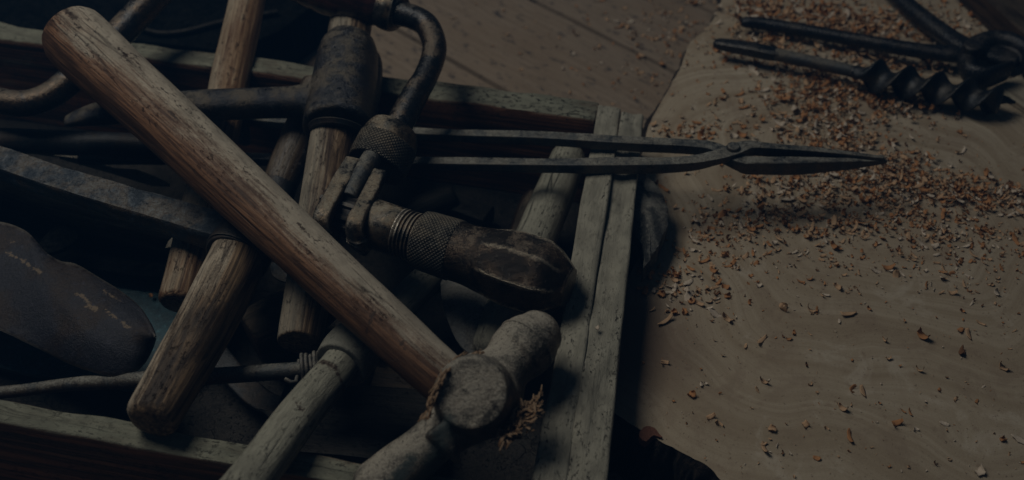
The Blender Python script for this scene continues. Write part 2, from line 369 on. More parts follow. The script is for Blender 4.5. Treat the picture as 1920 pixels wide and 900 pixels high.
def plank_mat():
    a0 = P(1063, 33, 0); a1 = P(1265, 135, 0); ang = math.atan2(a1.y-a0.y, a1.x-a0.x)
    t = NT('worn_tan_planks'); o = t.n('ShaderNodeTexCoord').outputs['Object']
    mp = t.n('ShaderNodeMapping'); mp.vector_type = 'TEXTURE'; mp.inputs['Rotation'].default_value = (0,0,ang); t.l(o, mp.inputs[0])
    m2 = t.n('ShaderNodeMapping'); m2.inputs['Scale'].default_value = (.08,1,1); t.l(mp.outputs[0], m2.inputs[0])
    m3 = t.n('ShaderNodeMapping'); m3.inputs['Scale'].default_value = (.5,1,1); t.l(mp.outputs[0], m3.inputs[0])
    g = t.noise(m2.outputs[0], 260, 5, .65, .4); big = t.noise(m3.outputs[0], 14, 4, .6); sp = t.noise(m3.outputs[0], 120, 5, .7, .2); s2 = t.noise(m3.outputs[0], 420, 3, .6)
    col = t.mix(t.rng(g, .30, .70), (.195,.15,.11), (.265,.21,.16))
    col = t.mix(t.rng(big, .40, .66, 0, .45), col, (.21,.15,.10))
    col = t.mix(t.rng(sp, .45, .34, 0, .9), col, (.05,.045,.045))
    col = t.mix(t.rng(s2, .36, .28, 0, .7), col, (.05,.035,.028))
    return t.done(col, .8, t.bump(g, .0004), 0, .2)
M['plank'] = plank_mat()

# ---------------------------------------------------------------- setting: plank floor
a0, a1 = P(1063, 33, 0), P(1265, 135, 0); d = (a1-a0); d.z = 0; d.normalize(); nrm = Vector((-d.y, d.x, 0))
mb = MB(); b0, b1 = P(836, 107, 0), P(1345, 28, 0)
o0 = a0.dot(nrm); offs = sorted([o0, b0.dot(nrm), b1.dot(nrm)])
gaps = [offs[0]-.13, offs[0]] + offs[1:]; gaps = [gaps[0]-.12*k for k in range(14, 0, -1)] + gaps + [gaps[-1]+.12*k for k in range(1, 12)]
for g0, g1 in zip(gaps, gaps[1:]):
    w_ = g1-g0-.0026; c = (g0+g1)/2
    mb.sweep([nrm*c + d*t - Vector((0,0,.01)) for t in (-1.6, -.8, 0, .8, 1.6)], [(w_/2, .01)]*5, n=16, res=1, exp=30, cap=.0005)
tag(mb.build('plank_floor', M['plank']), kind='structure')
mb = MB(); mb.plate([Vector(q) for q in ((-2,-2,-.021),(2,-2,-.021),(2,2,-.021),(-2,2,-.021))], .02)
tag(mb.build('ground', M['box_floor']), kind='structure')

# ---------------------------------------------------------------- stump slab
out = [(1400,-60),(1352,0),(1338,33),(1310,62),(1294,77),(1283,105),(1278,121),(1262,150),(1224,216),(1210,253),(1202,297),(1196,360),(1205,430),(1196,480),
       (1176,520),(1158,570),(1146,640),(1138,700),(1136,740),(1150,768),(1172,786),(1197,801),(1222,814),(1248,831),(1272,842),(1287,851),(1310,862),(1329,873),(1353,898),(1400,950),(1500,1040),(1700,1150),(2100,1150),(2380,700),(2300,100),(2100,-200),(1700,-190)]
def outline(lst, z, res=4, jit=.0008):
    pts = poly(lst, z); n = len(pts); o = []
    for i in range(n):
        p0, p1, p2, p3 = pts[i-1], pts[i], pts[(i+1)%n], pts[(i+2)%n]
        for k in range(res):
            t = k/res; q = .5*((2*p1)+(p2-p0)*t+(2*p0-5*p1+4*p2-p3)*t*t+(3*p1-p0-3*p2+p3)*t**3)
            q += Vector((noise.noise(q*220), noise.noise(q*220+Vector((9,9,9))), 0))*jit; o.append(q)
    return o
ring = outline(out, STUMP, 6)
st = thing('stump_slab', P(1600,450,0), 'pale cross-cut stump slab with growth rings and dark bark edge, strewn with shavings', 'wood slab')
mb = MB(); n = len(ring); cen = P(1750, 420, STUMP)
K = 14
for j in range(K):
    f = 1 - j/K
    for q in ring:
        v = cen.lerp(q, f); v = v.copy(); v.z = STUMP + noise.noise(v*14)*.0012 - (.0015 if j == 0 else 0); mb.v.append(v); mb.ac.append(tuple(v))
mb.v.append(cen); mb.ac.append(tuple(cen))
for j in range(K-1):
    for k in range(n): mb.f.append((j*n+k, j*n+(k+1)%n, (j+1)*n+(k+1)%n, (j+1)*n+k))
for k in range(n): mb.f.append(((K-1)*n+k, (K-1)*n+(k+1)%n, K*n))
mb.build('cut_face', M['stump'], st, sharp=80)
mb = MB(); rows = 10
for j in range(rows+1):
    z = (STUMP-.0015) * (1 - j/rows) 
    for k, q in enumerate(ring):
        dr = (q-cen); dr.z = 0; dr.normalize()
        r_ = 0 if j == 0 else .004*noise.noise(Vector((q.x*90, q.y*90, z*25))) + .003*noise.noise(q*300+Vector((0,0,z*60))) + .002*min(j,2)
        v = Vector((q.x, q.y, z)) + dr*r_; mb.v.append(v); mb.ac.append(tuple(v))
for j in range(rows):
    for k in range(n): mb.f.append((j*n+k, j*n+(k+1)%n, (j+1)*n+(k+1)%n, (j+1)*n+k))
mb.build('bark', M['bark'], st, sharp=180)

# ---------------------------------------------------------------- toolbox
bx = thing('toolbox', P(560,450,0), 'old open wooden toolbox with weathered green-grey rims, heaped with hand tools', 'toolbox')
def wallp(name, e0, e1, n0, n1, mat, ht=RIM-.002, dz=0.0, **kw):
    """e = far edge pixels, n = near edge pixels of the top face, at both ends"""
    A, B, C, D = P(*e0, RIM+dz), P(*e1, RIM+dz), P(*n0, RIM+dz), P(*n1, RIM+dz)
    mb = MB(); k = 60; pts, rad = [], []
    for i in range(k+1):
        t = i/k; a, c = A.lerp(B, t), C.lerp(D, t); wd = (a-c).length
        dirn = (B-A).normalized(); perp = abs((a-c).dot(Vector((-dirn.y, dirn.x, 0))))
        pts.append((a+c)/2 - Vector((0,0,ht/2))); rad.append((perp/2, ht/2))
    mb.sweep(pts, rad, n=96, res=1, exp=34, cap=.001, jit=.0008, jf=38, **kw)
    return mb.build(name, mat, bx, sharp=60)
wallp('back_board', (-220,14), (1117,190), (-220,42), (1117,223), M['box_wood'])
wallp('front_board', (-220,711), (1000,922), (-220,755), (1000,972), M['box_wood'])
wallp('inner_end_board', (1167,196), (1052,980), (1120,196), (985,980), M['box_end'], dz=.0015)
wallp('outer_end_board', (1208,214), (1130,980), (1164,214), (1049,980), M['box_end'])
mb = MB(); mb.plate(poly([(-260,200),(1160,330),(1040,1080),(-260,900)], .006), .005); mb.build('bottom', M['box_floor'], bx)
mb = MB(); mb.box(P(-215, 10, RIM), P(-250, 760, RIM), .02, RIM-.003); mb.build('left_board', M['box_wood'], bx)

# ---------------------------------------------------------------- generic handles
def handle(name, lst, mat, label=None, cat=None, parent=None, cap=None, cap2=None, **kw):
    pts, rad = path(lst); mb = MB(); mb.sweep(pts, rad, n=40, res=10, cap=cap, cap2=cap2, jit=kw.pop('jit', .0006), jf=kw.pop('jf', 40), **kw)
    o = mb.build(name, mat, parent, sharp=50)
    if label: tag(o, label, cat)
    return o

# long pale handle under everything
handle('tool_handle', [(476,-80,.115,32),(463,0,.110,33),(428,165,.088,36),(390,350,.078,39),(366,450,.071,40),(336,562,.064,38)], M['handle_tan'],
       'long pale tan handle leaning over the back rim, its sawn end on the blue tin', 'handle', cap=.0035)

# mattock: flat bar, collar, worn handle
mt = thing('mattock', P(455,460,.06), 'mattock with long flat blue-grey iron arm and a grey-orange worn wooden handle', 'mattock')
pts, rad = path([(-60,284,.098,27,19),(60,327,.098,27,19),(167,361,.099,28,19),(300,399,.099,30,20),(380,424,.098,31,22),(430,438,.097,34,25)])
mb = MB(); mb.sweep(pts, rad, n=40, res=10, exp=14, cap=.0015, jit=.0009, jf=60); mb.build('flat_arm', M['iron_blue'], mt, sharp=45)
pts, rad = path([(480,420,.104,50),(470,438,.104,58),(455,462,.104,60),(444,480,.103,62),(440,486,.103,58)])
mb = MB(); mb.sweep(pts, rad, n=40, res=5, cap=.001); mb.build('collar', M['dim_iron'], mt)
handle('handle', [(472,432,.104,48),(455,462,.104,49),(430,520,.104,52),(385,610,.105,52),(330,705,.105,51),(288,778,.105,50)], M['handle_worn'], parent=mt, cap=.006, exp=2.4, jit=.0009)

# pick hammer
pk = thing('pick_hammer', P(630,180,.06), 'heavy dark pick hammer with a barrel eye and one long arm pointing left', 'pick hammer')
mb = MB()
pts, rad = path([(657,82,.122,48),(653,100,.120,56),(648,140,.117,60),(641,190,.114,64),(634,240,.111,67)]); mb.sweep(pts, rad, n=40, res=6, cap=.003)
pts, rad = path([(625,188,.114,62,50),(590,190,.114,44,36),(562,191,.114,31,29),(500,193,.113,28,27),(420,196,.113,29,27),(350,199,.112,29,26),(250,206,.108,27,22),(180,214,.104,24,18),(128,226,.100,16,8)])
mb.sweep(pts, rad, n=32, res=8, exp=2.6, cap=.003)
pts, rad = path([(680,95,.105,22),(697,120,.100,20),(697,170,.099,18),(688,225,.099,18)]); mb.sweep(pts, rad, n=20, res=6)
mb.build('head', metal('dark_forged_head', (.04,.043,.052), (.09,.075,.06), dust=(.25,.22,.17), damt=.65, dthr=.7, rough=.32, met=.7, bump=.0006), pk, remesh=.0011, smooth_it=5)
mb = MB()
pts, rad = path([(634,246,.111,57),(633,252,.110,52)]); mb.sweep(pts, rad, n=32, res=2, cap=.0005); mb.build('eye_lip', M['dim_iron'], pk)
handle('handle', [(661,20,.128,39),(655,60,.124,40),(648,110,.119,41),(628,240,.108,43),(604,385,.100,43),(582,520,.093,43),(561,640,.086,42)], M['handle_pick'], parent=pk, cap=.003, cap2=.0015)

# wooden chisel with dark ferrule
ch = thing('chisel', P(525,345,.04), 'chisel with glossy brown handle and dark ferrule, left of the pick hammer handle', 'chisel')
handle('handle', [(592,160,.10,28),(572,230,.088,33),(545,295,.078,35),(526,343,.070,33)], M['gloss_wood'], parent=ch)
pts, rad = path([(526,344,.070,32),(516,372,.066,33),(508,392,.063,28)]); mb = MB(); mb.sweep(pts, rad, n=28, res=4); mb.build('ferrule', M['dim_iron'], ch)
pts, rad = path([(512,385,.064,16,6),(480,470,.045,16,5),(455,540,.03,18,3)]); mb = MB(); mb.sweep(pts, rad, n=16, res=4, exp=6); mb.build('blade', M['dim_iron'], ch)

# tongs
tg = thing('tongs', P(1150,290,RIM), 'long thin grey forged tongs lying over the end rim, closed jaws above the stump', 'tongs')
mb = MB()
pts, rad = path([(420,222,.062,9,9),(500,228,.066,9,9),(765,250,.080,9.5,9),(1000,259,.092,10,10),(1150,268,.0985,11,11),(1290,275,.099,11,11),(1335,281,.099,12,11),(1362,293,.099,14,10),(1388,305,.098,13,12),(1412,311,.096,10,15),(1500,311,.094,9,15),(1600,306,.091,6,9),(1661,302,.089,4,4)])
mb.sweep(pts, rad, n=40, res=8, exp=9, cap=.0008, jit=.0005); mb.build('lower_jaw_arm', M['iron_tong'], tg, sharp=45)
mb = MB()
pts, rad = path([(150,298,.052,8,8),(190,298,.054,9,8),(490,299,.068,9,9),(765,306,.082,9.5,9),(1000,310,.093,10,10),(1150,311,.0985,11.5,12),(1280,308,.099,11.5,12),(1340,297,.102,13,9),(1376,284,.103,16,8),(1404,278,.102,12,11),(1440,281,.100,8,11),(1550,289,.096,6,9),(1630,296,.093,4.5,6),(1655,297,.092,5,5)])
mb.sweep(pts, rad, n=40, res=8, exp=9, cap=.0008, jit=.0005); mb.build('upper_jaw_arm', M['iron_tong'], tg, sharp=45)
c = P(1374,282,.104); mb = MB(); mb.sweep([c, c+Vector((0,0,.0034))], [L(13,c), L(12,c)], n=24, res=2, up=(0,1,0), cap=.001); mb.build('rivet', M['iron_tong'], tg)

# pale short handles at the box's right end
handle('tool_handle', [(1064,297,.062,33),(1045,350,.060,37),(1012,430,.056,39),(962,550,.050,41),(925,650,.046,41)], M['handle_grey'],
       'grey round-ended handle standing beside the end board, running under the brace chuck', 'handle', cap=.009)
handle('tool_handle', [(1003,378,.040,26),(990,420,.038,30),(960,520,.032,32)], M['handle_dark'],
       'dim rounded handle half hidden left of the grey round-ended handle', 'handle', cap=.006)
handle('tool_handle', [(822,500,.050,26),(775,548,.048,32),(735,590,.045,32)], M['handle_grey'],
       'short grey-green handle end showing between the brace chuck and the hammer handle', 'handle', cap=.002)
mb = MB(); mb.plate(outline([(832,505,.05),(828,560,.05),(842,606,.047),(858,640,.044),(880,662,.042),(905,668,.042),(935,600,.045),(925,540,.05),(880,500,.05)], .05, 4, 0), .0015, .008)
tag(mb.build('trowel_blade', M['spoon_grey']), 'mottled grey rounded trowel blade under the brace chuck', 'trowel')
mb = MB(); mb.plate(outline([(508,494),(528,494),(545,512),(536,528),(512,517)], .050, 3, 0), .0015)
tag(mb.build('steel_offcut', M['iron_blue']), 'small pale blue steel offcut showing beside the mattock collar', 'steel offcut')
mb = MB(); mb.plate(poly([(310,465),(316,452),(326,442),(336,448),(322,462)], .052), .001)
tag(mb.build('blade_tip', M['iron_dusty']), 'tiny pale blade tip beside the long tan handle', 'blade tip')

# brace: one thing
br = thing('hand_brace', P(705,285,.06), 'carpenter brace with dark red grip, bent crank, knurled ratchet ring and faceted chuck', 'hand brace')
pts, rad = path([(500,-62,.150,26),(545,-45,.149,40),(600,-25,.147,47),(650,-8,.145,48),(690,5,.142,42),(722,15,.140,35)])
mb = MB(); mb.sweep(pts, rad, n=40, res=8, cap=.002, rfun=lambda S, th: 1-.03*(abs(math.sin(S*230))**8)); mb.build('grip', M['red_wood'], br)
pts, rad = path([(722,15,.140,37),(727,17,.140,40),(738,20,.139,40),(745,22,.139,36),(750,24,.139,30)])
mb = MB(); mb.sweep(pts, rad, n=36, res=4, cap=.001); mb.build('grip_collar', M['steel_brown'], br)
pts, rad = path([(744,25,.139,23),(772,31,.138,23),(800,48,.135,23),(814,82,.132,23),(811,112,.129,23),(797,146,.126,23),(778,178,.123,25),(745,240,.117,26),(728,268,.113,26)])
mb = MB(); mb.sweep(pts, rad, n=32, res=10, cap=.001, jit=.0002); mb.build('crank', M['iron'], br)
pts, rad = path([(738,250,.115,50),(733,259,.114,54),(726,272,.1125,55)]); mb = MB(); mb.sweep(pts, rad, n=48, res=4, cap=.0015); mb.build('ring_cap', M['steel_brown'], br)
pts, rad = path([(727,271,.1125,57.5),(712,300,.108,58),(706,311,.1065,57)]); mb = MB(); mb.sweep(pts, rad, n=64, res=5, cap=.001); mb.build('knurled_ring', M['steel_knurl'], br)
pts, rad = path([(697,296,.121,19),(677,330,.119,19),(655,371,.116,19)]); mb = MB(); mb.sweep(pts, rad, n=28, res=4, cap=.001); mb.build('pawl_pin', M['iron_tong'], br)
for pl in ([(662,302,.122,15,9),(640,340,.121,16,10),(615,385,.120,16,12),(604,412,.117,17,14),(606,440,.108,17,15),(620,458,.096,17,13)],
           [(712,324,.120,13,9),(700,350,.119,14,10),(681,390,.118,15,12),(668,418,.116,17,14),(668,446,.108,17,15),(680,465,.096,16,13)]):
    pts, rad = path(pl); mb = MB(); mb.sweep(pts, rad, n=28, res=7, exp=6, cap=.001, jit=.0003); mb.build('side_plate', M['steel_brown'], br, sharp=45)
# ratchet gear and chuck share one axis
ax0, ax1 = P(628,396,.104), P(1072,541,.104); A = (ax1-ax0).normalized()
def onax(px): 
    best = min(((P(628+(1072-628)*t/400., 396+(541-396)*t/400., .104), abs(628+(1072-628)*t/400.-px)) for t in range(-40, 441)), key=lambda q: q[1]); return best[0]
def lathe(prof, name, mat, n=64, rfun=None, cap=.0008, sharp=38):
    pts = [onax(a) for a, _ in prof]; rad = [L(b, p) for (_, b), p in zip(prof, pts)]
    mb = MB(); mb.sweep(pts, rad, n=n, res=1, cap=cap, rfun=rfun); return mb.build(name, mat, br, sharp=sharp)
lathe([(612,40),(684,40)], 'ratchet_gear', M['dim_iron'], 72, lambda S, th: 1+.07*(1 if math.sin(th*11) > 0 else -1))
lathe([(684,30),(686,42),(692,47),(742,47),(748,45)], 'chuck_neck', M['steel_brown'])
tp = []
for i in range(6): tp += [(748+i*7, 43), (750+i*7, 47), (752+i*7, 47), (754+i*7, 43)]
lathe(tp, 'chuck_thread', M['steel_brown'])
lathe([(788,50),(790,55),(800,57),(850,59),(853,59)], 'knurled_sleeve', M['steel_knurl'], 80)
sA = onax(853); 
def facet(S, th):
    t = min(1, max(0, (S-.018)/.012)); e = min(1, max(0, (.076-S)/.004))
    a = (th+math.pi/12) % (math.pi/4) - math.pi/8
    return 1 + t*(math.cos(math.pi/8)/math.cos(a) - 1 + .02)
prof = [(853,57)] + [(853+ (1018-853)*i/24., 57 + 19*(lambda u: u*u*(3-2*u))(min(1, max(0, (i/24.-.12)/.62)))) for i in range(1, 25)] + [(1030,70),(1048,56),(1061,44),(1064,41)]
lathe(prof, 'chuck_shell', M['chuck'], 96, facet, cap=.0012, sharp=24)

# second crank at top left
sb_ = [(345,-60,.140,27),(285,0,.134,27),(227,60,.126,27),(172,115,.118,26),(130,152,.112,26),(92,180,.108,25),(48,194,.106,25),(0,189,.106,25),(-60,172,.106,25)]
pts, rad = path(sb_); mb = MB(); mb.sweep(pts, rad, n=32, res=10, cap=.001, jit=.0002)
tag(mb.build('bent_crank', M['iron']), 'curved dark iron crank rod coming out from under the ball-peen hammer handle end', 'crank')
handle('iron_bar', [(-60,262,.075,24),(100,266,.072,24),(300,276,.066,23),(400,282,.062,20)], M['dim_iron'], 'round dark iron bar lying level below the bent crank', 'iron bar', cap=.003)

# ball-peen hammer
bp = thing('ball_peen_hammer', P(890,745,.05), 'big ball-peen hammer with orange-brown dusty handle lying diagonally over the whole heap', 'hammer')
handle('handle', [(140,70,.163,61),(168,97,.162,63),(300,217,.155,58),(436,344,.147,56),(640,533,.134,52),(760,645,.126,50),(829,708,.121,49),(880,752,.115,47)], M['handle_main'], parent=bp, cap=.0038, cap2=.002, exp=2.15, jit=.0007)
mb = MB(); C = P(893,745,.112)
pts, rad = path([(1008,627,.118,48),(997,638,.118,56),(980,654,.118,59),(967,666,.117,57),(947,689,.116,51),(926,713,.114,70),(896,745,.112,84),(870,770,.110,74),(846,797,.108,55),(820,820,.105,46),(790,846,.101,46),(755,876,.095,51),(710,915,.088,55)])
mb.sweep(pts, rad, n=48, res=8, cap=.011)
tc = (CP-C).normalized(); tc = (tc + Vector((-.10,.10,.0))).normalized()
mb.sweep([C, C+tc*L(60,C), C+tc*L(86,C)], [L(80,C), L(74,C), L(66,C)], n=48, res=4, cap=.0015, up=(1,0,0))
pts, rad = path([(822,806,.118,26),(842,838,.112,16),(856,862,.104,8)]); mb.sweep(pts, rad, n=20, res=4)
HM = metal('worn_brown_hammer_iron', (.075,.07,.062), (.15,.115,.085), dust=(.50,.455,.38), damt=.88, dthr=.30, rough=.40, met=.6, bump=.0012, wear=.7)
scratched(HM, [(905,785,930,765,17),(1002,662,1022,648,15),(870,742,872,744,7),(935,712,940,720,5),(880,838,905,828,8)], .130, (.018,.017,.016))
scratched(HM, [(838,815,800,862,34),(770,850,730,880,20)], .115, (.06,.085,.088))
mb.build('head', HM, bp, remesh=.0009, smooth_it=3)
mb = MB(); q = P(986,648,.118); T = (P(1000,634,.118)-q).normalized(); mb.sweep([q, q+T*.0022], [L(60.5,q), L(58,q)], n=48, res=2, cap=.0008); mb.build('peen_band', HM, bp)
fb = MB(); rnd = random.Random(3)
line = [(903,660),(888,664),(870,668),(853,680),(842,695),(833,708),(825,722),(817,738),(812,755),(808,772),(803,782)]
for i in range(90):
    t = rnd.random()*(len(line)-1.01); k = int(t); f = t-k
    x = line[k][0]*(1-f)+line[k+1][0]*f + rnd.gauss(-3,3); y = line[k][1]*(1-f)+line[k+1][1]*f + rnd.gauss(0,3)
    k2 = min(k+1, len(line)-1); dx, dy = line[k2][0]-line[k][0], line[k2][1]-line[k][1]; l_ = math.hypot(dx, dy) or 1; dx /= l_; dy /= l_
    z = .128 + .012*(1-abs(t-4.5)/5); ln_ = rnd.uniform(7, 17)
    q = [(x-dx*ln_+rnd.gauss(0,3), y-dy*ln_+rnd.gauss(0,3), z-.003, .9, .5), (x, y, z+rnd.random()*.003, 1.9, .8), (x+dx*ln_+rnd.gauss(0,3), y+dy*ln_+rnd.gauss(0,3), z-.002, .9, .4)]
    pts, rad = path(q); fb.sweep(pts, rad, n=6, res=3, cap=0)
fb.build('frayed_fibre', M['fibre'], bp, sharp=60)
fb = MB()
for i in range(170):
    u = rnd.random(); x = 936+72*u+rnd.gauss(0,9); y = 822-66*u+rnd.gauss(0,11); z = .106+.006*u+rnd.random()*.008
    a = rnd.uniform(-.4, 1.5); ln_ = rnd.uniform(12, 32)
    x2, y2 = x+math.cos(-a)*ln_*.6, y+math.sin(-a)*ln_
    wd = rnd.uniform(1.5, 3.6)
    pts, rad = path([(x,y,z,wd,.8),((x+x2)/2+rnd.gauss(0,3),(y+y2)/2+rnd.gauss(0,3),z+.004,wd,.8),(x2,y2,z+rnd.uniform(0,.006),wd*.6,.5)]); fb.sweep(pts, rad, n=6, res=3, cap=0)
fb.build('splintered_wood', M['fibre'], bp, sharp=60)

# socket hammer with spike at the bottom
sh = thing('socket_hammer', P(640,690,.04), 'grey split handle in a rounded iron socket, its thin spike bound with wire', 'hammer')
handle('handle', [(650,664,.096,33),(625,700,.097,36),(560,778,.101,41),(500,860,.107,45),(440,940,.113,48)], M['handle_split'], parent=sh, cap=.003, jit=.0010)
mb = MB()
pts, rad = path([(680,634,.090,40),(670,645,.092,51),(655,664,.093,55),(641,683,.094,53)]); mb.sweep(pts, rad, n=48, res=6, cap=.006, cap2=.0015)
mb.build('socket', metal('dusty_olive_socket', (.10,.10,.09), (.13,.125,.105), dust=(.25,.245,.205), damt=.9, dthr=.1, rough=.65, met=.3, bump=.0005), sh)
pts, rad = path([(612,690,.078,17),(560,694,.078,16),(500,698,.077,16),(420,704,.074,16),(300,711,.066,17),(200,716,.060,15),(120,722,.055,13),(40,732,.050,12),(-60,742,.046,12)])
mb = MB(); mb.sweep(pts, rad, n=28, res=6, jit=.0002); mb.build('spike', M['iron_tong'], sh)
mb = MB(); c0, c1 = P(602,686,.079), P(563,693,.079); T = (c1-c0).normalized(); B = T.cross(Vector((0,0,1))).normalized(); N = B.cross(T)
hp = []
for i in range(5*16+1):
    a = 2*math.pi*i/16; rr = L(25+3*math.sin(i*.13), c0); hp.append(c0.lerp(c1, i/80) + B*rr*math.cos(a) + N*rr*math.sin(a))
hp += [P(555,716,.078), P(535,711,.080)]
mb.sweep(hp, [L(4.2, c0)]*len(hp), n=10, res=2, cap=.0005); mb.build('wire_coil', M['iron_tong'], sh)

# shovel blade at left: curved sheet between two outlines
def sheet(name, top, bot, zt, zb, bulge, mat, th=.0016, nu=60, nv=24):
    tp_, _ = catmull([Vector((a, b, 0)) for a, b in top], [(0,)]*len(top), 10); bt, _ = catmull([Vector((a, b, 0)) for a, b in bot], [(0,)]*len(bot), 10)
    def samp(c, t): x = t*(len(c)-1); k = min(int(x), len(c)-2); return c[k].lerp(c[k+1], x-k)
    mb = MB()
    for i in range(nu+1):
        a, b = samp(tp_, i/nu), samp(bt, i/nu)
        for j in range(nv+1):
            v = j/nv; z = zt+(zb-zt)*v + bulge*(math.sin(math.pi*v)**.8) * math.sin(math.pi*min(1, (1.06-i/nu)*.9+.05))
            q = P(a.x+(b.x-a.x)*v, a.y+(b.y-a.y)*v, z + noise.noise(Vector((i*.12, j*.15, 4)))*.0012); mb.v.append(q); mb.ac.append(tuple(q))
    for i in range(nu):
        for j in range(nv): k = i*(nv+1)+j; mb.f.append((k, k+1, k+nv+2, k+nv+1))
    o = mb.build(name, mat, sharp=90); m = o.modifiers.new('sheet', 'SOLIDIFY'); m.thickness = th; m.offset = 0
    return o
tag(sheet('shovel_blade', [(-120,400),(0,417),(45,432),(67,453),(85,474),(113,491),(143,497),(187,523),(227,548),(262,577),(284,612),(291,632)],
      [(-120,575),(0,620),(50,643),(89,661),(130,681),(169,695),(200,703),(225,705),(252,697),(270,680),(284,655),(291,634)], .080, .066, .010, M['shovel']),
    'big dark rounded shovel blade with tan scratches filling the left of the box', 'shovel')
scratched(M['shovel'], [(0,448,30,462,3.5),(30,464,68,492,4.5),(138,534,160,552,4),(160,556,175,565,8),(192,566,236,596,4.5),(188,528,216,546,3.5),(0,425,18,430,3)], .092)
# loose things deep in the box
mb = MB(); mb.plate(outline([(-100,400),(60,425),(170,470),(300,480),(420,560),(430,640),(330,720),(180,720),(-100,640)], .018, 4, 0), .003)
tag(mb.build('tin_sheet', M['blue_tin']), 'blue painted tin sheet lying flat at the bottom of the box', 'tin sheet')
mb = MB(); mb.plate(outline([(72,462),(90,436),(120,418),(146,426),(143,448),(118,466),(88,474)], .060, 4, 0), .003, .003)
tag(mb.build('ladle_bowl', M['black_wood_and_shade']), 'dim dark ladle bowl behind the top edge of the shovel blade', 'ladle')
mb = MB(); mb.plate(poly([(60,285),(110,285),(183,287),(200,297),(293,301),(307,306),(190,303),(110,292)], .052), .002)
tag(mb.build('knife_blade', M['iron_dusty']), 'thin pale knife blade above the mattock arm, the upper of two', 'knife')
mb = MB(); mb.plate(poly([(215,315,.055),(255,317,.058),(290,330,.055),(318,344,.05),(285,344,.045),(200,318,.045),(110,293,.045),(120,288,.05)], .05), .003)
tag(mb.build('knife_blade', M['iron_dusty']), 'pointed steel knife blade just above the mattock arm, the lower of two', 'knife')
pts, rad = path([(600,560,.038,50),(540,600,.036,58),(478,632,.034,56)]); mb = MB(); mb.sweep(pts, rad, n=40, res=5, cap=.003)
tag(mb.build('mallet_head', M['handle_dark']), 'dark round wooden mallet head right of the mattock handle', 'mallet')
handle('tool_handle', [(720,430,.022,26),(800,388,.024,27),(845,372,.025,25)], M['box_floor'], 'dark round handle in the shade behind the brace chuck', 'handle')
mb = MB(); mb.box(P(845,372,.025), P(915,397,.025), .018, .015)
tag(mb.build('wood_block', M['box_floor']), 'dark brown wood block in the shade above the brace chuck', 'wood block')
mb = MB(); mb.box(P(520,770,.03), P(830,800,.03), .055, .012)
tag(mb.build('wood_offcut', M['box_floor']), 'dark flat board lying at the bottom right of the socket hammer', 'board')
mb = MB(); mb.plate(poly([(487,766),(530,775),(540,790),(520,795)], .045), .0015)
tag(mb.build('blade_tip', M['iron_dusty']), 'small pointed steel tip left of the socket hammer handle', 'blade tip')
handle('file_tool', [(380,640,.03,20,6),(480,745,.025,22,6),(560,770,.02,22,6)], M['dim_iron'], 'flat dark file lying under the spike of the socket hammer', 'file', exp=5)
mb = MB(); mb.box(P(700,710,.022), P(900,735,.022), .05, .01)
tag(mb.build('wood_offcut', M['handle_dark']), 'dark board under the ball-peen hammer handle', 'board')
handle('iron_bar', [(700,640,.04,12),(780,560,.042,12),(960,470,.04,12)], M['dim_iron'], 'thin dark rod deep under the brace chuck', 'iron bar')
mb = MB(); mb.plate(outline([(428,228,.06),(462,224,.062),(468,268,.05),(440,262,.05)], .06, 3, 0), .002)
tag(mb.build('steel_offcut', M['iron_blue']), 'dim blue steel offcut under the pick hammer arm', 'steel offcut')

handle('iron_bar', [(-60,345,.050,34),(60,392,.048,36),(200,430,.045,36),(340,462,.040,34)], M['black_wood_and_shade'], 'added black round bar standing in for the shade below the mattock arm', 'iron bar', cap=.004)  # added bar, blackens a gap where only shade falls
mb = MB(); mb.plate(outline([(-80,370),(100,425),(330,490),(300,520),(120,490),(-80,420)], .035, 3, .001), .006)  # added black sheet, covers the lit box floor to paint in shade
tag(mb.build('file_tool', M['black_wood_and_shade']), 'added black sheet standing in for shade between the blue tin and the mattock arm', 'file')
# dark things beyond the box
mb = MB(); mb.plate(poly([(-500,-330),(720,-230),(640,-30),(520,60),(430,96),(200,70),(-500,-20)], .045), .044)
tag(mb.build('dark_crate', M['black_wood_and_shade']), 'dark low crate behind the toolbox at the top left', 'crate')
pts, rad = path([(262,52,.049,5),(300,62,.049,5),(350,58,.049,5),(420,40,.049,5),(520,22,.049,5)]); mb = MB(); mb.sweep(pts, rad, n=12, res=6)
tag(mb.build('leather_strap', M['box_floor']), 'thin dark brown strap arching over the crate behind the box', 'strap')
mb = MB(); mb.box(P(1835,-70,STUMP+.025), P(2000,75,STUMP+.025), .05, .024)
tag(mb.build('timber_offcut', M['handle_dark']), 'dark weathered timber beam in the top right corner of the stump', 'timber')
mb = MB(); mb.box(P(1893,150,STUMP+.006), P(2010,225,STUMP+.006), .036, .0055)
tag(mb.build('timber_batten', M['handle_pale']), 'pale wood batten with square end under the pincer jaws', 'batten')
pts, rad = path([(1352,-20,.004,5),(1347,0,.004,5),(1349,14,.003,3)]); mb = MB(); mb.sweep(pts, rad, n=10, res=3)
tag(mb.build('iron_nail', M['black_iron']), 'black nail lying on the planks at the top edge beside the stump', 'nail')
mb = MB(); mb.plate(outline([(1160,300),(1206,320),(1222,338),(1238,358),(1249,382),(1252,402),(1249,425),(1240,450),(1228,470),(1214,492),(1209,500),(1207,470),(1190,432),(1160,400)], STUMP+.020, 4, .0022), .014, .006)
BS = metal('mottled_grey_bark', (.13,.135,.13), (.05,.05,.048), dust=(.28,.27,.24), damt=.8, dthr=.5, rough=.8, met=0, wear=0, bump=.0015)
scratched(BS, [(1222,405,1238,448,24),(1205,415,1213,490,14),(1200,350,1215,380,10)], STUMP+.02, (.022,.026,.03))
tag(mb.build('bark_scrap', BS), 'mottled grey pointed scrap poking out from under the end board onto the stump', 'scrap')
